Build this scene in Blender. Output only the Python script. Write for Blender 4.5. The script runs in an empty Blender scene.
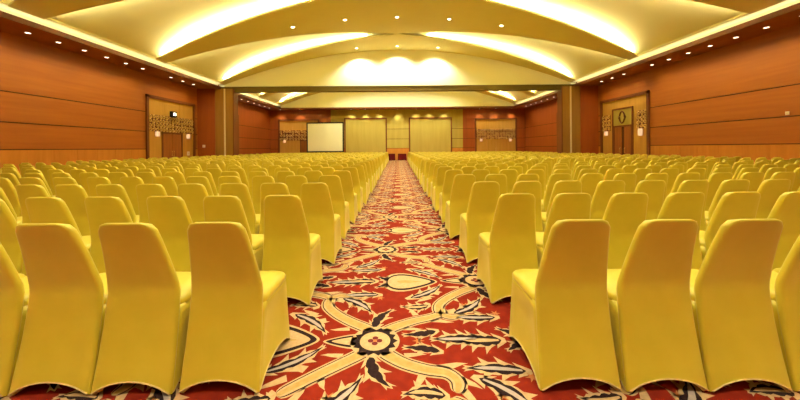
import bpy, math, random
from mathutils import Vector
random.seed(7)
C = bpy.context.scene
PI = math.pi
EYE = 1.335          # camera height
S = 1.10            # size of the hall about the eye point

# ------------------------------------------------------------------ camera
cam_d = bpy.data.cameras.new('camera')
cam_d.sensor_width = 36.0
cam_d.lens = 311 / 800 * 36
cam_d.shift_x = 2 / 800
cam_d.shift_y = -52 / 800
cam_d.clip_start = 0.05
cam_d.clip_end = 200
cam = bpy.data.objects.new('camera', cam_d)
C.collection.objects.link(cam)
cam.location = (0, 0, EYE)
cam.rotation_euler = (math.radians(90), math.radians(0.42), 0)
C.camera = cam

# ------------------------------------------------------------------ world / exposure
w = bpy.data.worlds.new('world')
w.use_nodes = True
w.node_tree.nodes['Background'].inputs[0].default_value = (1.0, 0.8, 0.5, 1)
w.node_tree.nodes['Background'].inputs[1].default_value = 0.05
C.world = w
C.view_settings.view_transform = 'Standard'
C.view_settings.look = 'None'
C.view_settings.gamma = 1
C.view_settings.use_curve_mapping = False
C.view_settings.exposure = 1.0
C.cycles.use_denoising = True
C.cycles.max_bounces = 8
C.cycles.diffuse_bounces = 5
C.cycles.sample_clamp_indirect = 6

COVE = 76.0         # radiance of the cove strips
RIB_W = 260.0       # watts per downlight in the ribs
SOF_W = 32.0        # watts per downlight in the side soffits
WARM = (1.0, 0.98, 0.72)

# ------------------------------------------------------------------ materials
def mat(name, col, rough=0.5, spec=0.3, noise=None, bump=None, sheen=0, metal=0, emit=None):
    """noise = (scale xyz, colour2, contrast lo, hi); bump = (scale, strength)"""
    m = bpy.data.materials.new(name)
    m.use_nodes = True
    nt = m.node_tree
    b = nt.nodes['Principled BSDF']
    b.inputs['Base Color'].default_value = (*col, 1)
    b.inputs['Roughness'].default_value = rough
    b.inputs['Specular IOR Level'].default_value = spec
    b.inputs['Metallic'].default_value = metal
    if sheen:
        b.inputs['Sheen Weight'].default_value = sheen
        b.inputs['Sheen Roughness'].default_value = 0.4
        b.inputs['Sheen Tint'].default_value = (1, .85, .4, 1)
    if emit:
        b.inputs['Emission Color'].default_value = (*emit[0], 1)
        b.inputs['Emission Strength'].default_value = emit[1]
    if noise or bump:
        tc = nt.nodes.new('ShaderNodeTexCoord')
    if noise:
        mp = nt.nodes.new('ShaderNodeMapping')
        mp.inputs['Scale'].default_value = noise[0]
        nz = nt.nodes.new('ShaderNodeTexNoise')
        nz.inputs['Scale'].default_value = 1
        nz.inputs['Detail'].default_value = 6
        rp = nt.nodes.new('ShaderNodeValToRGB')
        rp.color_ramp.elements[0].position = noise[2]
        rp.color_ramp.elements[0].color = (*col, 1)
        rp.color_ramp.elements[1].position = noise[3]
        rp.color_ramp.elements[1].color = (*noise[1], 1)
        nt.links.new(tc.outputs['Object'], mp.inputs['Vector'])
        nt.links.new(mp.outputs['Vector'], nz.inputs['Vector'])
        nt.links.new(nz.outputs['Fac'], rp.inputs['Fac'])
        nt.links.new(rp.outputs['Color'], b.inputs['Base Color'])
    if bump:
        n2 = nt.nodes.new('ShaderNodeTexNoise')
        n2.inputs['Scale'].default_value = bump[0]
        n2.inputs['Detail'].default_value = 3
        bp = nt.nodes.new('ShaderNodeBump')
        bp.inputs['Strength'].default_value = bump[1]
        bp.inputs['Distance'].default_value = 0.02
        nt.links.new(tc.outputs['Object'], n2.inputs['Vector'])
        nt.links.new(n2.outputs['Fac'], bp.inputs['Height'])
        nt.links.new(bp.outputs['Normal'], b.inputs['Normal'])
    return m

M = {}
M['satin'] = mat('gold_satin', (0.57, 0.445, 0.028), 0.38, 0.45, ((3, 3, 3), (0.65, 0.515, 0.042), .35, .65), (7, .10), sheen=.35)
M['hem'] = mat('cream_hem', (0.75, 0.58, 0.25), 0.7, .2, ((30, 30, 30), (0.6, 0.45, 0.2), .4, .6))
M['red'] = mat('carpet_red', (0.25, 0.021, 0.009), 0.95, .05, ((14, 14, 14), (0.19, 0.015, 0.007), .35, .7))
M['cream'] = mat('carpet_cream', (0.62, 0.41, 0.215), 0.95, .05, ((40, 40, 40), (0.52, 0.33, 0.15), .35, .7))
M['ochre'] = mat('carpet_ochre', (0.46, 0.28, 0.085), 0.95, .05, ((25, 25, 25), (0.54, 0.36, 0.13), .35, .7))
M['black'] = mat('carpet_black', (0.020, 0.009, 0.010), 0.95, .05, ((40, 40, 40), (0.035, 0.018, 0.018), .35, .7))
M['orange'] = mat('carpet_orange', (0.55, 0.17, 0.05), 0.95, .05, ((40, 40, 40), (0.5, 0.2, 0.07), .35, .7))
M['lilac'] = mat('carpet_grey', (0.42, 0.33, 0.30), 0.95, .05, ((40, 40, 40), (0.5, 0.4, 0.32), .35, .7))
M['wood'] = mat('wall_veneer', (0.31, 0.080, 0.008), 0.42, .35, ((.35, .35, 6), (0.38, 0.108, 0.011), .3, .7))
M['wood2'] = mat('wainscot_veneer', (0.47, 0.17, 0.018), 0.45, .3, ((5, 5, .5), (0.55, 0.21, 0.028), .3, .7))
M['redwood'] = mat('red_veneer', (0.26, 0.052, 0.007), 0.4, .35, ((4, 4, .4), (0.31, 0.068, 0.009), .3, .7))
M['oak'] = mat('golden_veneer', (0.46, 0.23, 0.035), 0.45, .3, ((5, 5, .5), (0.53, 0.28, 0.05), .3, .7))
M['olive'] = mat('pocket_edge_wood', (0.26, 0.125, 0.02), 0.45, .3, ((5, 5, .5), (0.31, 0.155, 0.028), .3, .7))
M['dark'] = mat('dark_groove', (0.07, 0.020, 0.006), 0.6, .2, ((8, 8, 8), (0.09, 0.028, 0.008), .3, .7))
M['frame'] = mat('dark_frame_wood', (0.13, 0.034, 0.008), 0.45, .3, ((6, 6, .6), (0.17, 0.045, 0.010), .3, .7))
M['doorwood'] = mat('door_wood', (0.24, 0.070, 0.012), 0.4, .35, ((6, 6, .5), (0.32, 0.10, 0.018), .3, .7))
M['soffit'] = mat('soffit_brown', (0.25, 0.075, 0.018), 0.6, .2, ((2, 2, 2), (0.29, 0.09, 0.022), .3, .7))
M['rib'] = mat('ceiling_tan', (0.66, 0.57, 0.26), 0.85, .1, ((.5, .5, .5), (0.69, 0.60, 0.28), .3, .7))
M['vault'] = mat('ceiling_cream', (0.76, 0.70, 0.38), 0.85, .1, ((.4, .4, .4), (0.72, 0.66, 0.35), .3, .7))
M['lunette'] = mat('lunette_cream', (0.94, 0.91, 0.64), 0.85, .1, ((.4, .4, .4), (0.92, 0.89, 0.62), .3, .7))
M['beam'] = mat('beam_olive', (0.11, 0.07, 0.012), 0.7, .2, ((.5, 3, 3), (0.13, 0.085, 0.015), .3, .7))
M['gold'] = mat('gold_fabric_wall', (0.37, 0.275, 0.05), 0.6, .2, ((3, 3, .3), (0.43, 0.325, 0.065), .3, .7))
M['screen'] = mat('screen_white', (0.88, 0.84, 0.62), 0.8, .1, ((3, 3, 3), (0.86, 0.82, 0.60), .3, .7))
M['blk'] = mat('black_metal', (0.015, 0.013, 0.012), 0.5, .3, ((20, 20, 20), (0.02, 0.018, 0.016), .3, .7))
M['pale'] = mat('pale_track', (0.72, 0.58, 0.34), 0.5, .3, ((9, 9, 1), (0.66, 0.52, 0.3), .3, .7))
M['white'] = mat('white_plastic', (0.8, 0.72, 0.6), 0.5, .3, ((9, 9, 9), (0.76, 0.68, 0.56), .3, .7))
M['maroon'] = mat('maroon_cloth', (0.09, 0.006, 0.006), 0.85, .1, ((9, 9, 2), (0.12, 0.008, 0.008), .3, .7))
M['carve'] = mat('carved_gilt', (0.60, 0.36, 0.09), 0.5, .35, ((9, 9, 9), (0.68, 0.42, 0.12), .3, .7))
M['brass'] = mat('brass', (0.65, 0.42, 0.12), 0.3, .5, ((20, 20, 20), (0.6, 0.38, 0.1), .3, .7), metal=.9)
M['lamp'] = mat('lamp_lens', (1, .9, .7), 0.5, .3, emit=((1.0, 0.78, 0.55), 3.5))
M['lens_rib'] = mat('lamp_lens_rib', (1, .9, .7), 0.5, .3, emit=((1.0, 0.88, 0.62), 5))
M['sconce'] = mat('sconce_glass', (.42, .25, .13), 0.5, .3, emit=((1.0, 0.66, 0.38), .36))
M['cove'] = mat('cove_tube', (1, .9, .7), 0.5, .3, emit=((1.0, 0.97, 0.66), COVE))

M['cove2'] = mat('soffit_cove_tube', (1, .9, .7), 0.5, .3, emit=((1.0, 0.97, 0.66), 4.2))

# ------------------------------------------------------------------ helpers
class MB:
    def __init__(s):
        s.v, s.f, s.mi, s.sm, s.mats = [], [], [], [], []
    def m(s, k):
        if k not in s.mats: s.mats.append(k)
        return s.mats.index(k)
    def add(s, vs, fs, k, smooth=False):
        o = len(s.v); i = s.m(k)
        s.v += [tuple(p) for p in vs]
        for f in fs:
            s.f.append(tuple(o + a for a in f)); s.mi.append(i); s.sm.append(smooth)
        return s
    def box(s, x0, x1, y0, y1, z0, z1, k):
        x0, x1 = min(x0, x1), max(x0, x1); y0, y1 = min(y0, y1), max(y0, y1); z0, z1 = min(z0, z1), max(z0, z1)
        return s.add([(x0, y0, z0), (x1, y0, z0), (x1, y1, z0), (x0, y1, z0), (x0, y0, z1), (x1, y0, z1), (x1, y1, z1), (x0, y1, z1)],
                     [(0, 3, 2, 1), (4, 5, 6, 7), (0, 1, 5, 4), (1, 2, 6, 5), (2, 3, 7, 6), (3, 0, 4, 7)], k)
    def loft(s, rings, k, cap0=True, cap1=True, smooth=True, closed=True):
        n = len(rings[0]); vs = [p for r in rings for p in r]; fs = []
        for i in range(len(rings) - 1):
            for j in range(n if closed else n - 1):
                a, b = i * n + j, i * n + (j + 1) % n
                fs.append((a, b, b + n, a + n))
        if cap0: fs.append(tuple(range(n - 1, -1, -1)))
        if cap1: fs.append(tuple((len(rings) - 1) * n + j for j in range(n)))
        return s.add(vs, fs, k, smooth)
    def tube(s, pts, r, k, n=6, closed=False):
        rings = []; L = len(pts)
        for i, p in enumerate(pts):
            p = Vector(p)
            a = Vector(pts[i - 1] if (closed or i > 0) else pts[0]); b = Vector(pts[(i + 1) % L] if (closed or i < L - 1) else pts[-1])
            t = (b - a).normalized()
            u = t.cross(Vector((0, 0, 1)))
            if u.length < .1: u = t.cross(Vector((1, 0, 0)))
            u.normalize(); q = u.cross(t)
            rings.append([p + u * r * math.cos(2 * PI * j / n) + q * r * math.sin(2 * PI * j / n) for j in range(n)])
        if closed: rings.append(rings[0])
        return s.loft(rings, k, not closed, not closed)
    def build(s, name, parent=None, loc=None):
        me = bpy.data.meshes.new(name)
        me.from_pydata(s.v, [], s.f)
        for k in s.mats: me.materials.append(M[k])
        me.polygons.foreach_set('material_index', s.mi)
        me.polygons.foreach_set('use_smooth', s.sm)
        me.update()
        o = bpy.data.objects.new(name, me)
        C.collection.objects.link(o)
        if loc: o.location = loc
        if parent: o.parent = parent
        return o

def tag(o, label=None, cat=None, group=None, kind=None):
    if label: o['label'] = label
    if cat: o['category'] = cat
    if group: o['group'] = group
    if kind: o['kind'] = kind
    return o
def empty(name, loc, rz=0):
    o = bpy.data.objects.new(name, None)
    o.empty_display_size = .1
    C.collection.objects.link(o)
    o.location = loc; o.rotation_euler = (0, 0, rz)
    return o
def copy_tree(o, parent=None):
    c = o.copy(); C.collection.objects.link(c)
    if parent: c.parent = parent
    for ch in KIDS.get(o.name, []): copy_tree(ch, c)
    return c
KIDS = {}
def reg(o, *kids):
    KIDS[o.name] = list(kids)
    return o
def struct(mb, name, parent=None):
    o = mb.build(name, parent)
    if not parent: o['kind'] = 'structure'
    return o
ORD = ['', 'first', 'second', 'third', 'fourth', 'fifth', 'sixth', 'seventh', 'eighth', 'ninth', 'tenth', 'eleventh', 'twelfth', 'thirteenth',
       'fourteenth', 'fifteenth', 'sixteenth', 'seventeenth', 'eighteenth', 'nineteenth', 'twentieth', 'twenty-first', 'twenty-second',
       'twenty-third', 'twenty-fourth', 'twenty-fifth', 'twenty-sixth', 'twenty-seventh', 'twenty-eighth', 'twenty-ninth', 'thirtieth']
def R(h): return EYE + h * S       # height given relative to the eye

WX = 12.9 * S                      # side walls
YF = 31.5 * S                      # far wall
YB = -7.0 * S                      # wall behind the camera
SOF = R(3.9)                       # soffit height
SX = 11.47 * S                     # inner edge of the soffit
LX = 11.3 * S                      # springing of the vault
YM = 20.3 * S                      # beam
HC, HS = 6.4, 4.2

# ------------------------------------------------------------------ floor with woven carpet pattern
def leaf(x0, y0, x1, y1, wd, teeth=4, bend=0.0, vein=None, slim=False):
    """acanthus leaf from base to tip: spiky cream outline, dark blade, optional paler vein -> list of (poly, mat)"""
    b = Vector((x0, y0)); t = Vector((x1, y1)); d = t - b; L = d.length; d.normalize(); nrm = Vector((-d.y, d.x))
    def P(u, s):
        c = bend * L * 4 * u * (1 - u)
        q = b + d * (u * L) + nrm * (s + c)
        return (q.x, q.y)
    def env(u): return wd * (math.sin(PI * min(1, u * .93 + .05)) ** .8)
    out = []
    for (grow, k, spike, u0, u1) in ((1.0, 'cream', .75, -.07, 1.04),):
        side = {}
        for sg in (1, -1):
            pts = []
            for i in range(teeth):
                ua = u0 + (u1 - u0) * (i / teeth); ub = u0 + (u1 - u0) * ((i + .72) / teeth)
                ua_ = min(max(ua, 0), 1); ub_ = min(max(ub, 0), 1)
                e0 = env(ua_) * grow; e1 = env(ub_) * grow
                pts.append(P(ua, sg * (e0 * .78 + (.006 if grow == 1 else 0))))
                pts.append(P((ua + ub) / 2, sg * (e1 * .95)))
                pts.append(P(ub - .02, sg * e1 * (1 + spike * .42)))
                pts.append(P(ub + .10 * (u1 - u0) / teeth * 4 * .55, sg * e1 * (1 + spike)))
                pts.append(P(ub + .02, sg * e1 * .80))
            side[sg] = pts
        poly = side[1] + [P(u1, 0)] + side[-1][::-1]
        out.append((poly, k))
    up, lo = [], []
    N = 12
    for i in range(N + 1):
        u = i / N; e = wd * .86 * math.sin(PI * u ** .75) ** .9 * (1 - .35 * u)
        if u == 1: e = 0
        up.append(P(.02 + .97 * u, e * (1.0 if i % 3 else .72))); lo.append(P(.02 + .97 * u, -e * (.9 if i % 4 else .62)))
    out.append((up + lo[-2::-1], 'black'))
    if vein:
        pts = [P(u, env(u) * .24) for u in (.08, .3, .5, .7)] + [P(.86, 0)] + [P(u, -env(u) * .24) for u in (.7, .5, .3, .08)]
        out.append((pts, vein))
    return out
def ribbon(pts, w0, w1):
    """smooth band through points -> polygon strips"""
    P = [Vector(p) for p in pts]; cs = []
    for i in range(len(P) - 1):
        p0 = P[max(i - 1, 0)]; p1 = P[i]; p2 = P[i + 1]; p3 = P[min(i + 2, len(P) - 1)]
        for j in range(6):
            t = j / 6
            cs.append(.5 * ((2 * p1) + (p2 - p0) * t + (2 * p0 - 5 * p1 + 4 * p2 - p3) * t * t + (3 * p1 - p0 - 3 * p2 + p3) * t ** 3))
    cs.append(P[-1])
    a, b = [], []
    n = len(cs)
    for i, c in enumerate(cs):
        d = cs[min(i + 1, n - 1)] - cs[max(i - 1, 0)]; d.normalize(); q = Vector((-d.y, d.x)); u = i / (n - 1)
        ww = w0 + (w1 - w0) * u
        if u > .85: ww *= math.sqrt(max(0.0, 1 - ((u - .85) / .15) ** 2)) * .9 + .1
        a.append(c + q * ww); b.append(c - q * ww)
    return a, b, cs
def cell():
    out = []   # (layer, poly, mat)
    def put(ly, poly, k): out.append((ly, [tuple(p) for p in poly], k))
    def strip(ly, a, b, k):
        for i in range(len(a) - 1): put(ly, [a[i], b[i], b[i + 1], a[i + 1]], k)
    arms = [[(.05, .09), (.125, .16), (.275, .245), (.42, .30), (.50, .355), (.525, .43)],
            [(.05, -.09), (.10, -.15), (.20, -.225), (.33, -.28), (.45, -.31), (.50, -.38), (.48, -.46)],
            [(-.04, .09), (-.07, .15), (-.20, .24), (-.33, .35), (-.43, .48), (-.44, .60), (-.37, .665), (-.28, .65)],
            [(-.05, -.09), (-.09, -.14), (-.27, -.28), (-.40, -.385), (-.50, -.47)]]
    for ia, A in enumerate(arms):
        a, b, c = ribbon(A, .066, .050); strip(0, a, b, 'cream')
        a, b, c = ribbon(A, .055, .039); strip(1, a, b, 'black')
        a, b, c = ribbon(A, .047, .031); strip(2, a, b, 'cream')
        a, b, c = ribbon(A, .032, .016); strip(3, a, b, 'ochre')
        sx = 1 if A[-1][0] > 0 else -1; sy = 1 if A[-1][1] > 0 else -1
        for (bx, by, tx, ty, ww) in ((.49, .34, .64, .41, .028), (.52, .44, .60, .56, .026), (.40, .27, .58, .20, .03), (.30, .33, .27, .44, .025), (.20, .15, .34, .12, .022)):
            b0 = Vector((bx, by)); t0 = Vector((tx, ty)); d = t0 - b0; q = Vector((-d.y, d.x)).normalized()
            pl = [b0 + q * ww, b0 + d * .5 + q * ww * 1.1, b0 + d * .8 + q * ww * .9, t0 + q * ww, b0 + d * .7 - q * ww * .1, b0 + d * .35 - q * ww * .6, b0 - q * ww]
            put(0, [(p.x * sx, p.y * sy) for p in pl], 'cream')
    L = []
    L += [leaf(-.02, .15, .12, .42, .055, 3, .12, None), leaf(-.02, -.15, .12, -.42, .055, 3, -.12, None)]
    L += [leaf(.44, .115, .19, .07, .050, 3, .05), leaf(.44, -.115, .19, -.07, .050, 3, -.05)]
    L += [leaf(.88, 0, .56, 0, .085, 4, 0, 'cream'), leaf(.93, .29, .56, .31, .065, 4, .03, 'lilac'), leaf(.93, -.30, .56, -.27, .065, 4, -.03, 'lilac')]
    L += [leaf(-.68, .36, -.36, .09, .06, 4, .08, 'lilac'), leaf(-.66, -.30, -.34, -.05, .06, 4, -.08, 'lilac')]
    L += [leaf(-.34, .62, -.05, .36, .065, 4, .1, 'lilac'), leaf(-.32, -.62, -.05, -.33, .065, 4, -.1, 'lilac')]
    L += [leaf(.42, .48, .18, .47, .06, 4, .1, 'cream'), leaf(.42, -.48, .18, -.47, .06, 4, -.1, 'cream')]
    L += [leaf(-.20, .95, -.55, .95, .07, 4, 0, 'lilac'), leaf(.12, .96, -.06, 1.08, .045, 3, 0), leaf(.12, .94, -.06, .82, .045, 3, 0)]
    for lf in L:
        for i, (pl, k) in enumerate(lf): put(i + 1, pl, k)
    # palmette
    def drop(cx, cy, l, wd, sg=1):
        pts = []
        for i in range(24):
            t = 2 * PI * i / 24; c = math.cos(t)
            pts.append((cx + sg * l * c, cy + wd * math.sin(t) * (1 - .55 * c)))
        return pts
    put(1, drop(.28, .95, .27, .19), 'cream'); put(2, drop(.285, .95, .245, .165), 'black'); put(3, drop(.27, .95, .215, .135), 'cream'); put(4, drop(.27, .95, .12, .03), 'ochre')
    put(1, drop(-.19, 0, .17, .075, -1), 'cream'); put(2, drop(-.19, 0, .15, .06, -1), 'black'); put(3, drop(-.18, 0, .12, .042, -1), 'cream')
    # rosette
    def ring(r, r2=None, n=28):
        return [((r if (i % 2 == 0 or r2 is None) else r2) * math.cos(2 * PI * i / n), (r if (i % 2 == 0 or r2 is None) else r2) * math.sin(2 * PI * i / n)) for i in range(n)]
    put(3, ring(.170), 'cream'); put(4, ring(.158, .128), 'black'); put(5, ring(.105), 'cream')
    for k in range(4):
        t = PI / 2 * k
        put(6, [(.030 * math.cos(t) + .021 * math.cos(2 * PI * i / 10), .030 * math.sin(t) + .021 * math.sin(2 * PI * i / 10)) for i in range(10)], 'maroonp')
    put(7, ring(.014, None, 10), 'orange')
    for (px_, py_) in ((.50, .0), (.30, 0), (.72, .48), (.72, -.48), (-.46, .0), (0, .62), (0, -.62)):
        put(1, [(px_ + .045 * (1 if i % 2 == 0 else .35) * math.cos(PI * i / 6), py_ + .045 * (1 if i % 2 == 0 else .35) * math.sin(PI * i / 6)) for i in range(12)], 'orange')
    return out
M['maroonp'] = mat('carpet_maroon', (0.14, 0.02, 0.02), 0.95, .05, ((40, 40, 40), (0.18, 0.03, 0.03), .35, .7))
fl = MB()
fl.add([(-WX - .2, YB - .2, 0), (WX + .2, YB - .2, 0), (WX + .2, YF + .2, 0), (-WX - .2, YF + .2, 0)], [(0, 1, 2, 3)], 'red')
CELL = cell()
X0, Z0, PX, PZ = -.168, 2.15, .937, 1.935
for col in range(-4, 5):
    for row in range(-3, 18):
        cx = X0 + PX * col; cy = Z0 + PZ * (row + (.5 if col % 2 else 0))
        if cy < -2 or cy > YF - 1.0: continue
        if abs(col) > 1 and cy > 8.5: continue
        for ly, pl, k in CELL:
            sy_ = -1 if col % 2 else 1
            fl.add([(cx + x, cy + y * sy_, .0006 + .0006 * ly) for x, y in pl], [tuple(range(len(pl)))], k)
struct(fl, 'floor')

# ------------------------------------------------------------------ side walls, boards with shadow gaps
def side_wall(sg, name, spans, y_start, y_end, wk, wk2):
    """boards on one side; spans = list of (y0, y1) left open for door surrounds"""
    mb = MB()
    X = sg * WX
    mb.box(X + sg * .02, X + sg * .25, y_start, y_end, 0, SOF + 1.2, 'dark')
    segs = []; y = y_start
    for a, b in sorted(spans):
        segs.append((y, a)); y = b
    segs.append((y, y_end))
    hs = [R(.04), R(.95), R(1.965), SOF]
    for (a, b) in segs:
        if b - a < .05: continue
        for i in range(3):
            mb.box(X, X + sg * .03, a, b, hs[i] + .022, hs[i + 1] - (.022 if i < 2 else 0), wk)
        n = max(1, round((b - a) / (.85 * S))); st = (b - a) / n
        for i in range(n):
            mb.box(X - sg * .004, X + sg * .03, a + i * st + .005, a + (i + 1) * st - .005, .12, hs[0] - .018, wk2)
        mb.box(X - sg * .015, X + sg * .03, a, b, 0, .12, 'frame')
    for a, b in spans: mb.box(X, X + sg * .03, a, b, R(2.87) if y_start < 0 else R(2.75), SOF, wk)
    return struct(mb, name)
DL = (15.9 * S, 19.7 * S)      # door surround spans on the near side walls
FD = (22.6 * S, 24.0 * S)      # far side-wall doors (only the edge shows past the pillars)
for sg, nm in ((-1, 'wall_left'), (1, 'wall_right')):
    side_wall(sg, nm, [DL], YB, YM, 'wood', 'wood2')
    side_wall(sg, nm + '_beyond', [(22.95 * S, 25.1 * S)], YM, YF, 'redwood', 'redwood')
mb = MB(); mb.box(-WX - .25, WX + .25, YB - .25, YB, 0, R(7), 'wood'); struct(mb, 'wall_back')

# soffits along both side walls and the far wall, with a dark trim edge and cream ledge to the vault
for sg, nm in ((-1, 'soffit_left'), (1, 'soffit_right')):
    mb = MB()
    X1, X2 = sg * SX, sg * (WX + .25)
    mb.box(X1, X2, YB, YF, SOF, SOF + .12, 'soffit')
    mb.box(X1 - sg * .03, X1, YB, YF, SOF - .02, SOF + .165, 'frame')
    y0, y1 = YB, YF
    z0, z1 = SOF + .05, R(HS)
    xw = sg * (SX + .27); xx = sg * (LX - .02); zu = z1 + .03
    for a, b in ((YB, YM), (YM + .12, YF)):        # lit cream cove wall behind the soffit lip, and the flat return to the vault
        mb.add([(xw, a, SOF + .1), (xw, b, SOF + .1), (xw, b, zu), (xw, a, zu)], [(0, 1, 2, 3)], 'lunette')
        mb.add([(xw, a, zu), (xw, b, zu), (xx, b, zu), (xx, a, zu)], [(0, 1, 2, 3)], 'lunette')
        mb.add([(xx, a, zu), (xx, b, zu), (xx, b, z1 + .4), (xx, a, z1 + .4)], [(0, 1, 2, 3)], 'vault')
    mb.box(X2, X1, YB, YF, R(HS) + .35, R(HS) + .5, 'soffit')
    so = struct(mb, nm)
    for a, b in ((YB, YM - .2), (YM + .4, YF - 1.5)):
        cv = MB(); u0, u1 = sorted((sg * (SX + .06), sg * (SX + .12)))
        cv.add([(u0, a, SOF + .135), (u1, a, SOF + .135), (u1, b, SOF + .135), (u0, b, SOF + .135)], [(0, 1, 2, 3)], 'cove2')
        cv.build('cove_light', so)

# ------------------------------------------------------------------ vaulted ceiling
def Hz(x): return R(HC - (HC - HS) * (x / LX) ** 2)
def rec(x):
    u = min(1, abs(x) / LX)
    return (.10 + .58 * u ** .8 * (1 - u ** 8)) * S
NX = 72
xs = [-LX + 2 * LX * i / NX for i in range(NX + 1)]
for nm, ya, yb in (('ceiling', YB, YM + .1), ('ceiling_beyond', YM + .1, YF)):
    mb = MB()
    rows = [ya + (yb - ya) * j / 24 for j in range(25)]
    mb.loft([[(x, y, Hz(x) + rec(x)) for x in xs] for y in rows], 'vault', False, False, True, False)
    mb.loft([[(x, y, Hz(x) + rec(x) + .15) for x in xs] for y in (ya, yb)], 'vault', False, False, True, False)
    struct(mb, nm)
GAPS_N = [(-4.4, 2.25), (1.1, 2.25), (6.75, 2.28), (12.25, 2.3), (17.45, 2.3)]
GAPS_F = [(23.2, 1.9), (27.6, 1.65)]
def gw(g, x): return g * S * (abs(x) / LX) ** (.92 if g > 2 else .4)
def make_rib(lo, hi, name):
    """lo / hi: (gap, halfwidth) or a plain y"""
    def e0(x): return lo * S if not isinstance(lo, tuple) else lo[0] * S + gw(lo[1], x)
    def e1(x): return hi * S if not isinstance(hi, tuple) else hi[0] * S - gw(hi[1], x)
    mb = MB(); T = .07
    rings = []
    for x in xs:
        a, b = e0(x), e1(x)
        z = Hz(x)
        rings.append([(x, a, z), (x, a + (b - a) / 3, z), (x, a + (b - a) * 2 / 3, z), (x, b, z), (x, b, z + T), (x, a, z + T)])
    mb.loft(rings, 'rib', True, True, False)
    r = struct(mb, name)
    for sg in (1, -1):
        for (fn, is_e, off) in ((e0, isinstance(lo, tuple), .16), (e1, isinstance(hi, tuple), -.16)):
            if not is_e: continue
            cv = MB(); pts = []
            us = [.16 + .81 * i / 22 for i in range(23)]
            a = [(sg * u * LX, fn(u * LX) + off - .045, Hz(u * LX) + T + .015) for u in us]
            b = [(sg * u * LX, fn(u * LX) + off + .045, Hz(u * LX) + T + .015) for u in us]
            if sg > 0: cv.loft([a, b], 'cove', False, False, False, False)
            else: cv.loft([b, a], 'cove', False, False, False, False)
            cv.build('cove_light', r)
    return r
seq = [YB / S] + GAPS_N + [YM / S]
for i in range(len(seq) - 1): make_rib(seq[i], seq[i + 1], 'ceiling_rib')
seq = [YM / S + .2] + GAPS_F + [30.2]
for i in range(len(seq) - 1): make_rib(seq[i], seq[i + 1], 'ceiling_rib')
# lunette walls closing the vault over the beam and over the far wall
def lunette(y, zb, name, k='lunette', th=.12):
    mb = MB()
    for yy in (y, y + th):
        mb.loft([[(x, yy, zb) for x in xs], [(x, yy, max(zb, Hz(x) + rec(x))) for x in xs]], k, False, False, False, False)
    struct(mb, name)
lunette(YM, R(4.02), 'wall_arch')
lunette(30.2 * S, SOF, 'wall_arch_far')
mb = MB(); mb.box(-SX, SX, YM - .1, YM + .35, R(3.72), R(4.05), 'beam'); mb.box(-SX, SX, YM - .14, YM - .1, R(4.0), R(4.05), 'beam')
struct(mb, 'beam')
mb = MB(); mb.box(-SX, SX, 30.2 * S - .02, YF, SOF, SOF + .1, 'soffit'); mb.box(-SX, SX, 30.2 * S - .06, 30.2 * S - .02, SOF - .03, SOF + .06, 'frame')
struct(mb, 'soffit_far')

# partition pocket pillars
for sg, nm in ((-1, 'pillar_left'), (1, 'pillar_right')):
    mb = MB(); y = 20.0 * S
    mb.box(sg * 11.77 * S, sg * WX, y, y + .75, 0, SOF, 'redwood')
    mb.box(sg * 11.2 * S, sg * 11.77 * S, y + .06, y + .7, 0, SOF, 'olive')
    mb.box(sg * 11.12 * S, sg * 11.2 * S, y + .03, y + .65, 0, SOF, 'pale')
    mb.box(sg * 10.6 * S, sg * 11.12 * S, y + .10, y + .65, 0, SOF, 'olive')
    mb.box(sg * 10.58 * S, sg * 10.64 * S, y + .07, y + .68, 0, SOF, 'frame')
    struct(mb, nm)

# ------------------------------------------------------------------ far wall
mb = MB()
mb.box(-WX, WX, YF + .03, YF + .25, 0, R(6.7), 'dark')
def xf(px): return (px - 398) / 311 * YF
def far_boards(x0, x1, k, lines=True):
    hs = [0, R(-.02), R(.92), R(1.93), SOF] if lines else [0, SOF]
    for i in range(len(hs) - 1):
        mb.box(x0, x1, YF, YF + .04, hs[i] + (.02 if i else 0), hs[i + 1] - (.02 if i < len(hs) - 2 else 0), (k if (i or not lines) else ('redwood' if k == 'redwood' else 'wood2')))
GL, GR = xf(331), xf(463)
far_boards(-WX, xf(278.5), 'redwood'); far_boards(xf(306), GL, 'redwood')
far_boards(GR, xf(475), 'redwood'); far_boards(xf(517), WX, 'redwood')
far_boards(GL, xf(344.5), 'gold'); far_boards(xf(387), xf(409), 'gold'); far_boards(xf(452), GR, 'gold')
hp = R(2.95)
for a, b in ((xf(344.5), xf(387)), (xf(409), xf(452))):
    mb.box(a, b, YF, YF + .04, hp + .14, SOF, 'gold')                     # above panel
    mb.box(a + .14, b - .14, YF - .01, YF + .02, 0, hp, 'gold')
    mb.box(a, a + .14, YF - .06, YF + .03, 0, hp + .14, 'frame'); mb.box(b - .14, b, YF - .06, YF + .03, 0, hp + .14, 'frame')
    mb.box(a, b, YF - .06, YF + .03, hp, hp + .14, 'frame')
for a, b in ((xf(278.5), xf(306)), (xf(475), xf(517))):
    mb.box(a, b, YF, YF + .04, R(2.98), SOF, 'redwood')
struct(mb, 'wall_far')

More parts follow.
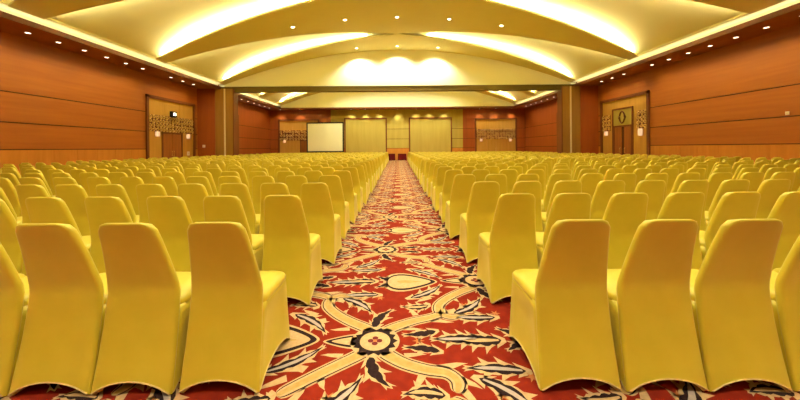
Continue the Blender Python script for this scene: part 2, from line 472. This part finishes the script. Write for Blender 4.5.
# ------------------------------------------------------------------ doors
def carved(mb, x0, x1, z0, z1, n, seed):
    """pierced scroll carving in the local XZ plane, at y 0..-.04"""
    rnd = random.Random(seed)
    mb.box(x0, x1, -.005, .03, z0, z1, 'frame')
    nz = max(1, round((z1 - z0) / ((x1 - x0) / n)))
    for i in range(n):
        for j in range(nz):
            cx = x0 + (x1 - x0) * (i + .5) / n; cz = z0 + (z1 - z0) * (j + .5) / nz
            r = .5 * (x1 - x0) / n; ph = rnd.random() * 2 * PI; sg = rnd.choice((-1, 1))
            pts = []
            for q in range(12):
                t = q / 11; rr = r * (1.0 - .75 * t)
                pts.append((cx + rr * math.cos(ph + sg * t * 7.5), -.02, cz + rr * math.sin(ph + sg * t * 7.5)))
            mb.tube([(min(max(p[0], x0 + .02), x1 - .02), p[1], min(max(p[2], z0 + .02), z1 - .02)) for p in pts], .034, 'carve', 4)
def door_set(name, loc, rz, W, H, friezes, dx0, dx1, dh, seed, head=None, lf='doorwood', gap=.008):
    """local X along the wall (0..W), wall face at y=0, room side at -y"""
    root = empty(name, loc, rz); root['kind'] = 'structure'
    f = MB(); t = .16
    f.box(0, t, -.09, .04, 0, H, 'frame'); f.box(W - t, W, -.09, .04, 0, H, 'frame'); f.box(0, W, -.09, .04, H - t, H, 'frame')
    f.build('door_frame', root)
    p = MB()
    edges = [t, dx0 - .1, dx1 + .1, W - t]
    n = 3
    for i in range(n):     # upper veneer panels
        a = t + (W - 2 * t) * i / n; b = t + (W - 2 * t) * (i + 1) / n
        p.box(a + .006, b - .006, -.01, .03, dh + .1, H - t, 'oak')
    p.box(t, dx0 - .1, -.01, .03, .0, dh + .1, 'oak'); p.box(dx1 + .1, W - t, -.01, .03, .0, dh + .1, 'oak')
    p.build('surround_panel', root)
    for k, (a, b, z0, z1, nn) in enumerate(friezes):
        c = MB(); carved(c, a, b, z0, z1, nn, seed + k); o = c.build('carved_frieze', root); o.location = (0, -.02, 0)
    d = MB(); jk = 'frame' if lf == 'doorwood' else lf
    d.box(dx0 - .1, dx0, -.05, .04, 0, dh + .1, jk); d.box(dx1, dx1 + .1, -.05, .04, 0, dh + .1, jk); d.box(dx0 - .1, dx1 + .1, -.05, .04, dh, dh + .1, jk)
    d.build('jamb', root)
    mid = (dx0 + dx1) / 2
    for sg, (a, b) in ((1, (dx0, mid - gap)), (-1, (mid + gap, dx1))):
        l = MB(); l.box(a, b, -.015, .035, .01, dh, lf)
        l.box(a + .12, b - .12, -.022, -.015, .25, 1.0, lf); l.box(a + .12, b - .12, -.022, -.015, 1.15, dh - .15, lf)
        lo = l.build('door_leaf', root)
        h = MB(); hx = (b - .07) if sg == 1 else (a + .07)
        h.tube([(hx, -.015, .95), (hx, -.07, .95), (hx, -.07, 1.25), (hx, -.015, 1.25)], .012, 'brass', 6)
        h.build('door_handle', lo)
    if head:
        hd = MB(); a, b, z0, z1 = head
        hd.box(a, b, -.04, .03, z0, z1, 'gold'); hd.box(a - .1, a, -.07, .03, 0, z1 + .1, 'frame'); hd.box(b, b + .1, -.07, .03, 0, z1 + .1, 'frame'); hd.box(a, b, -.07, .03, z1, z1 + .1, 'frame')
        ho = hd.build('head_panel', root)
        e = MB(); cx, cz = (a + b) / 2, (z0 + z1) / 2; r = (z1 - z0) * .36
        e.tube([(cx + r * .62 * math.cos(2 * PI * i / 20), -.06, cz + r * math.sin(2 * PI * i / 20)) for i in range(20)], .045, 'frame', 6, True)
        e.tube([(cx - r * .95, -.06, cz), (cx, -.06, cz + r * 1.15), (cx + r * .95, -.06, cz), (cx, -.06, cz - r * 1.15)], .022, 'frame', 5, True)
        e.build('emblem', ho)
    return root
DW = DL[1] - DL[0]
# left wall: local X runs +Y of the room => rotate so that -y(local) faces the room (+X)
door_set('door_1', (-WX, DL[0], 0), PI / 2, DW, R(2.86), [(.16, DW - .16, R(.98), R(1.86), 15)], 1.15 * S, 2.6 * S, R(.88), 3)
# right wall, local X runs towards the camera
door_set('door_2', (WX, DL[1], 0), -PI / 2, DW, R(2.86), [(.16, .95, R(.95), R(1.9), 3), (DW - .95, DW - .16, R(.95), R(1.9), 3)],
         1.22 * S, 2.52 * S, R(1.12), 5, (1.15 * S, 2.6 * S, R(1.22), R(2.12)), gap=.13)
fw = xf(306) - xf(278.5) + 1.5
door_set('door_3', (xf(278.5), YF, 0), 0, fw, R(2.98), [(.16, fw - .16, R(.85), R(1.85), 13)], fw * .55, fw * .55 + 1.7, R(.78), 9)
fw2 = xf(517) - xf(475)
door_set('door_4', (xf(475), YF, 0), 0, fw2, R(2.98), [(.16, fw2 - .16, R(.85), R(1.85), 15)], fw2 * .5 - .85, fw2 * .5 + .85, R(.60), 12, None, 'oak')
door_set('door_5', (-WX, 22.95 * S, 0), PI / 2, 2.15 * S, R(2.75), [(.16, 2.15 * S - .16, R(.95), R(1.8), 8)], .45 * S, 1.45 * S, R(.78), 14)
door_set('door_6', (WX, 25.1 * S, 0), -PI / 2, 2.15 * S, R(2.75), [(.16, 2.15 * S - .16, R(.95), R(1.8), 8)], .45 * S, 1.45 * S, R(.78), 17)

# ------------------------------------------------------------------ wall sconces and small wall fixtures
def sconce(loc, rz, label, h=.32, watts=5):
    r = empty('wall_sconce', loc, rz); r.scale = (.8, .8, .9)
    tag(r, label, 'wall lamp', 'square wall sconces beside the doors')
    b = MB(); b.box(-.09, .09, -.02, 0, -.12, .12, 'brass'); b.build('back_plate', r)
    s_ = MB()
    ring = lambda a, z: [(x * a, -.02 - y * a, z) for x, y in ((-.17, 0), (-.15, .10), (-.06, .15), (.06, .15), (.15, .10), (.17, 0))]
    s_.loft([ring(.9, -h / 2), ring(1.0, -h / 4), ring(1.0, h / 4), ring(.9, h / 2)], 'sconce', True, True, False)
    s_.build('lamp_shade', r)
    return r
def pxw(px, py, side):   # point on a side wall seen at a pixel
    y = WX * 311 / abs(px - 398); py = py + .0073 * (px - 398)
    return (side * (WX - .11), y, EYE + (148 - py) * y / 311)
def pxf(px, py):
    py = py + .0073 * (px - 398)
    return (xf(px), YF - .11, EYE + (148 - py) * YF / 311)
sconce(pxw(155, 134, -1), PI / 2, 'lit square sconce before the double doors on the wall by the screen side')
sconce(pxw(186, 136.5, -1), PI / 2, 'lit square sconce between the double doors and the pillar on the screen side')
sconce(pxw(608.5, 133.5, 1), -PI / 2, 'lit square sconce between the emblem doors and the wooden pillar')
sconce(pxw(643, 132, 1), -PI / 2, 'taller lit sconce on the outer edge of the emblem door surround', .46)
sconce(pxw(234.3, 140.2, -1), PI / 2, 'lit sconce glimpsed past the pillar on the screen side', .5)
sconce(pxw(561.5, 137, 1), -PI / 2, 'lit sconce glimpsed past the pillar opposite the screen')
sconce(pxf(285, 141.5), 0, 'lit sconce on the far wall beside the projection screen')
sconce(pxf(481, 140), 0, 'lit sconce on far wall doors, nearer the gold panels')
sconce(pxf(510, 140), 0, 'lit sconce on far wall doors, nearer the hall corner')
p = pxw(172, 114.5, -1)
r = tag(empty('emergency_light', (-WX + .12, p[1], p[2]), PI / 2), 'small dark square box lamp lit white above the carved door frieze', 'lamp')
b = MB(); b.box(-.2, .2, -.06, .1, -.18, .18, 'blk'); b.build('housing', r)
b = MB(); b.box(-.09, .11, -.075, -.06, -.07, .09, 'lamp'); b.build('lens', r)
for (px, py, sd, lab) in ((188, 153.5, -1, 'small white switch plate beside the carved doors near the pillar'), (788, 113.2, 1, 'tiny white sensor on the groove of the wooden side wall')):
    p = pxw(px, py, sd)
    r = tag(empty('switch_plate' if sd < 0 else 'wall_sensor', (sd * (WX - .012), p[1], p[2]), -sd * PI / 2), lab, 'switch' if sd < 0 else 'sensor')
    q = .11 if sd < 0 else .05
    b = MB(); b.box(-q, q, -.02, .012, -q * 1.2, q * 1.2, 'white'); b.build('plate', r)
    b = MB(); b.box(-q * .4, q * .4, -.03, -.02, -q * .6, q * .6, 'pale'); b.build('button', r)
r = tag(empty('switch_plate', ((204 - 398) / 311 * 20.0 * S, 20.0 * S, EYE + (148 - 144.8) * 20 * S / 311), 0), 'small white switch plate on the face of the pillar', 'switch')
b = MB(); b.box(-.09, .09, -.02, 0, -.09, .09, 'white'); b.build('plate', r)
b = MB(); b.box(-.04, .04, -.03, -.02, -.05, .05, 'pale'); b.build('button', r)

# ------------------------------------------------------------------ downlights
def lathe(mb, prof, k, n=16):
    rings = [[(r * math.cos(2 * PI * j / n), r * math.sin(2 * PI * j / n), z) for j in range(n)] for r, z in prof]
    mb.loft(rings, k, False, False, True)
def downlight_proto(rad, lens):
    r = empty('downlight', (0, 0, -50))
    t = MB(); lathe(t, [(rad, .0), (rad * 1.25, -.004), (rad * 1.25, -.012), (rad, -.016), (rad * .96, .01)], 'white'); to = t.build('trim_ring', r)
    l = MB(); l.add([(rad * .97 * math.cos(2 * PI * j / 16), rad * .97 * math.sin(2 * PI * j / 16), -.013) for j in range(16)], [tuple(range(15, -1, -1))], lens); lo = l.build('lens', r)
    return reg(r, to, lo)
PR = {'s': downlight_proto(.066 * S, 'lamp'), 'r': downlight_proto(.085 * S, 'lens_rib')}
LAMPD = {}
def lampd(key, watts, angle, blend):
    d = bpy.data.lights.new('downlight_lamp', 'SPOT'); d.energy = watts; d.color = WARM; d.spot_size = math.radians(angle); d.spot_blend = blend; d.shadow_soft_size = .09
    LAMPD[key] = d
lampd('s', SOF_W, 140, .8); lampd('r', RIB_W, 150, .9); lampd('w', 420, 135, .6); lampd('f', 120, 90, .7)
used = set()
def spot_lamp(loc, key):
    l = bpy.data.objects.new('spot_lamp', LAMPD[key]); C.collection.objects.link(l); l.location = loc
    return l
def downlight(loc, kind, label, group, lamp=None, tilt=(0, 0, 0)):
    if kind in used: o = copy_tree(PR[kind])
    else: o = PR[kind]; used.add(kind)
    o.location = loc; o.rotation_euler = tilt
    tag(o, label, 'downlight', group)
    l = bpy.data.objects.new('spot_lamp', LAMPD[lamp or kind]); C.collection.objects.link(l); l.parent = o; l.location = (0, 0, -.06)
    return o
for sg, nm in ((-1, 'on screen side'), (1, 'opposite the screen')):
    k = 0
    for i in range(30):
        y = (18.6 - .925 * i) * S
        if i == 3 or y < -6: continue
        if y > 8.4 * S:
            k += 1
            lab = 'round downlight in the brown side soffit %s, %s out from the pillar' % (nm, ORD[k])
        else:
            if i % 2 == 0: spot_lamp((sg * 12.2 * S, y, SOF - .06), 's')
            continue
        downlight((sg * 12.2 * S, y, SOF - .001), 's', lab, 'round downlights in the side soffits')
    k = 0
    for i in range(8):
        y = (22.2 + 1.05 * i) * S; k += 1
        downlight((sg * 12.2 * S, y, SOF - .001), 's', 'small soffit downlight beyond the beam %s, %s past the pillar' % (nm, ORD[k]), 'downlights in the soffits beyond the beam')
RIBY = [(15.2, 'middle rib'), (9.3, 'near rib'), (19.5, 'rib at arched wall')]
pos = {0: 'at the crown', -1: 'first from the crown toward the screen side', 1: 'first from the crown away from the screen', -2: 'second from the crown toward the screen side', 2: 'second from the crown away from the screen'}
for yy, nm in RIBY:
    for i in ((-2, -1, 0, 1, 2) if yy < 19 else (-1, 0, 1)):
        x = 2.55 * i * S
        tl = math.atan(-2 * (HC - HS) * S * x / LX ** 2)
        downlight((x, yy * S, Hz(x) - .004), 'r', 'small downlight in ceiling %s, %s' % (nm, pos[i]), 'downlights in the ceiling ribs', None if yy < 19 else 'w', (0, -tl, 0))
for yy in (3.9, -1.6, 25.6, 28.0):  # unseen lamps without fixtures; the ones beyond the beam are added for brightness
    for i in (-2, -1, 0, 1, 2):
        x = 2.55 * i * S; l = spot_lamp((x, yy * S, Hz(x) - .06), 'r'); l.rotation_euler = (0, math.atan(2 * (HC - HS) * S * x / LX ** 2), 0)
# wall washers over the far wall, in the far soffit
k = 0
for px in (282, 301, 352, 366, 380, 398, 416, 430, 444, 479, 495, 511):
    k += 1
    downlight((xf(px), YF - .45, SOF - .001), 's', 'small wall-washing downlight in the far soffit, %s from the screen side corner' % ORD[k], 'downlights in the far soffit', 'f').scale = (.6, .6, .6)

# ------------------------------------------------------------------ projection screen and tables at the far end
YS = 29.6 * S
def xs_(px): return (px - 398) / 311 * YS
sx0, sx1 = xs_(306.3), xs_(344.2); zb, zt = EYE + (148 - 152.3 + .5) * YS / 311, EYE + (148 - 122.2 + .5) * YS / 311
r = tag(empty('projection_screen', ((sx0 + sx1) / 2, YS, 0), math.radians(-4)), 'large white projection screen with black border standing before the far wall', 'projection screen')
hw = (sx1 - sx0) / 2
b = MB(); b.box(-hw + .1, hw - .1, -.01, .01, zb + .1, zt - .1, 'screen'); b.build('screen_surface', r)
b = MB(); t = .13
b.box(-hw, -hw + t, -.03, .03, zb, zt, 'blk'); b.box(hw - t, hw, -.03, .03, zb, zt, 'blk'); b.box(-hw, hw, -.03, .03, zt - t, zt, 'blk'); b.box(-hw, hw, -.03, .03, zb, zb + t, 'blk')
b.build('screen_frame', r)
for sg in (-1, 1):
    b = MB(); x = sg * (hw - .35)
    b.box(x - .03, x + .03, .03, .08, 0.03, zb + 1.2, 'blk'); b.box(x - .03, x + .03, -.5, .6, 0, .05, 'blk'); b.tube([(x, .55, .04), (x, .06, .8)], .02, 'blk')
    b.build('leg', r)
YT = 33.6
for px0, px1, lab in ((386.6, 395.0, 'low table under dark maroon cloth at aisle end, nearer the screen'), (397.9, 406.2, 'low table under dark maroon cloth at aisle end, farther from the screen')):
    x0, x1 = (px0 - 398) / 311 * YT, (px1 - 398) / 311 * YT
    r = tag(empty('table', ((x0 + x1) / 2, YT, 0)), lab, 'table', 'draped tables at the end of the aisle')
    hw = (x1 - x0) / 2; h = EYE - (153.7 - 148) * YT / 311
    b = MB(); b.box(-hw + .03, hw - .03, .03, .57, h - .04, h - .005, 'frame'); b.build('tabletop', r)
    b = MB(); n = 48; rings = []
    for z, e in ((.01, .02), (h * .5, .012), (h - .02, .004), (h, -.01)):
        rg = []
        per = [(-hw + 2 * hw * i / 12, 0) for i in range(12)] + [(hw, .6 * i / 12) for i in range(12)] + [(hw - 2 * hw * i / 12, .6) for i in range(12)] + [(-hw, .6 - .6 * i / 12) for i in range(12)]
        for i, (x, y) in enumerate(per):
            k = 1 + e * (1 if i % 2 else -1) / .3
            rg.append((x * k, .3 + (y - .3) * k, z))
        rings.append(rg)
    b.loft(rings, 'maroon', False, True, False); b.build('tablecloth', r)

# ------------------------------------------------------------------ chairs
def rrect(a, y0, y1, r, ns, nc):
    """rounded rectangle, counter-clockwise; returns (x, y, arch 0..1, (nx, ny))"""
    out = []
    cs = [(a - r, y0 + r, -PI / 2), (a - r, y1 - r, 0), (-a + r, y1 - r, PI / 2), (-a + r, y0 + r, PI)]
    for q in range(4):
        cx, cy, t0 = cs[q]
        for i in range(nc + 1):
            t = t0 + PI / 2 * i / nc
            out.append((cx + r * math.cos(t), cy + r * math.sin(t), 0.0, (0, 0)))
        nx_, ny_, t1 = cs[(q + 1) % 4]
        ex, ey = cx + r * math.cos(t0 + PI / 2), cy + r * math.sin(t0 + PI / 2)
        fx, fy = nx_ + r * math.cos(t1), ny_ + r * math.sin(t1)
        nv = (math.cos(t1), math.sin(t1))
        for i in range(1, ns):
            u = i / ns
            out.append((ex + (fx - ex) * u, ey + (fy - ey) * u, (1 - (2 * u - 1) ** 2) ** .8, nv))
    return out
SEAT_Z = .462
WAIST = .54
def back_y(z):      # rear face of the cover: flares out to the feet, in at the waist, leans back to the top
    if z < WAIST:
        t = z / WAIST
        return -.262 + .082 * (1 - (1 - t) ** 1.35)
    t = (z - WAIST) / (.95 - WAIST)
    return -.180 - .122 * (.25 * t * t + .75 * t)
def back_w(z):
    if z < WAIST:
        t = z / WAIST
        return .2190 - .0160 * (1 - (1 - t) ** 1.3)
    t = (z - WAIST) / (.95 - WAIST)
    return .203 - .055 * t
def skirt_rings(ns, nc, nl):
    rings = []
    for l in range(nl + 1):
        t = l / nl
        zm = (SEAT_Z - .02) * t
        a = back_w(zm) - .003
        y0 = back_y(zm) + .014; y1 = .250 - .004 * t
        r = .018 + .03 * t
        rg = []
        for (x, y, ar, nv) in rrect(a, y0, y1, r, ns, nc):
            x *= 1 + .012 * max(0, (y + .1) / .35) * (1 - .6 * t)
            hem = .010 + .075 * ar
            z = hem + (SEAT_Z - .02 - hem) * t
            pin = .020 * ar * math.sin(PI * min(1, t * 1.05)) * (0 if nv[1] < -.5 else 1.0)
            rg.append((x - nv[0] * pin, y - nv[1] * pin, z))
        rings.append(rg)
    return rings
def chair_meshes(ns, nc, nl, nb, full=True):
    parts = {}
    b = MB(); sk = skirt_rings(ns, nc, nl); b.loft(sk, 'satin', False, True); parts['skirt'] = b
    b = MB()
    rs = []
    for (z, g) in ((SEAT_Z - .035, -.002), (SEAT_Z - .022, .004), (SEAT_Z - .004, .004), (SEAT_Z + .012, -.004), (SEAT_Z + .024, -.022), (SEAT_Z + .031, -.055), (SEAT_Z + .034, -.10)):
        rs.append([(x, y, z) for x, y, ar, nv in rrect(.202 + g, -.160, .248 + g, .060, max(2, ns // 2), nc)])
    b.loft(rs, 'satin', True, True); parts['seat'] = b
    b = MB(); rs = []
    zt = .948; cr = .052
    bot = None
    for l in range(nb + 1):
        t = l / nb
        z = zt * (t if t < .8 else .8 + .2 * (1 - (1 - (t - .8) / .2) ** 1.8))
        wd = back_w(z)
        if z > zt - cr: wd -= cr * (1 - math.sqrt(max(0, 1 - ((z - zt + cr) / cr) ** 2)))
        th = .016 + .006 * min(1, z / WAIST)
        if z > zt - .02: th *= .4 + .6 * math.sqrt(max(0, 1 - ((z - zt + .02) / .02) ** 2))
        yb = back_y(z); yc = yb + th
        rg = []
        for (x, y, ar, nv) in rrect(wd, yc - th, yc + th, th * .9, max(4, ns), nc):
            q = max(0, 1 - (x / max(back_w(z), .01)) ** 2)
            hem = .010 + .075 * q ** .8
            zz = hem + z * (1 - hem / zt)
            dent = -.004 * q if z > WAIST else .010 * q * math.sin(PI * min(1, z / WAIST))
            rg.append((x, y + dent * (1 if y < yc else .4), zz))
        if l == 0: bot = rg
        rs.append(rg)
    b.loft(rs, 'satin', False, True); parts['backrest'] = b
    if full:
        h = len(sk[0])
        b = MB(); b.tube(sk[0], .004, 'hem', 5, True)
        rear = sorted([p for p in bot if p[1] < back_y(0) + .006], key=lambda p: p[0])
        b.tube(rear, .0045, 'hem', 5); parts['hem'] = b
    return parts
PITCH_X, PITCH_Y, NCOL, NROW, X1, Y1 = .456, .945, 24, 32, .972, 1.935
spots = []
rnd = random.Random(11)
for r_ in range(NROW):
    for sg in (-1, 1):
        off = rnd.uniform(-.03, .03) + .0075 * max(0, PITCH_Y * r_ - 3) if r_ else 0; pit = rnd.uniform(.462, .497)
        for c_ in range(NCOL):
            x = sg * (X1 + pit * c_ + off + rnd.uniform(-.008, .008)); y = Y1 + PITCH_Y * r_ + rnd.uniform(-.012, .012)
            if r_ == 0: x = sg * ({-1: (.985, 1.455, 1.899), 1: (.985, 1.445, 1.889)}[sg] + tuple(2.345 + .45 * i for i in range(30)))[c_]
            if abs(x) > 12.4: continue
            if abs(y - 20.3 * S) < 1.2 and abs(x) > 10.1 * S: continue
            if abs(x) - .25 > 1.29 * (y + .25) + .9: continue
            inview = abs(x) - .2 < 1.285 * (y - .2 + .4)
            spots.append((r_, sg, c_, x, y, rnd.uniform(-.006, .006), inview))
single = [s for s in spots if s[6]]
single.sort(key=lambda s: (s[0], s[2]))
chosen = set((s[0], s[1], s[2]) for s in single[:300])
P_ = chair_meshes(8, 3, 8, 22)
root = empty('banquet_chair', (0, 0, 0))
sk = P_['skirt'].build('skirt', root); he = P_['hem'].build('hem', sk); he['label'] = 'pale cream hem edge'
se = P_['seat'].build('seat', root); ba = P_['backrest'].build('backrest', root)
reg(root, sk, se, ba); reg(sk, he)
lite = chair_meshes(4, 1, 4, 11, False)
mass = MB()
first = True
for (r_, sg, c_, x, y, rz, inv) in spots:
    if (r_, sg, c_) in chosen:
        o = root if first else copy_tree(root)
        first = False
        o.location = (x, y, 0); o.rotation_euler = (0, 0, rz)
        row = 'frontmost row' if r_ == 0 else '%s row back' % ORD[r_ + 1]
        row = 'row closest to camera' if r_ == 0 else '%s row from camera' % ORD[r_ + 1]
        seat = 'gold covered aisle-end chair' if c_ == 0 else 'gold covered chair %s from the aisle' % ORD[c_ + 1]
        side = "on the screen's side" if sg < 0 else 'opposite the screen'
        tag(o, '%s %s, %s' % (seat, side, row), 'chair', 'gold covered chairs in rows facing the far wall')
    else:
        cs, sn = math.cos(rz), math.sin(rz)
        for k in ('skirt', 'seat', 'backrest'):
            m_ = lite[k]
            mass.add([(x + px * cs - py * sn, y + px * sn + py * cs, pz) for px, py, pz in m_.v], m_.f, 'satin', True)
o = mass.build('distant_chairs')
tag(o, 'dense far rows of gold covered chairs stretching to the far wall', 'chairs', None, 'stuff')
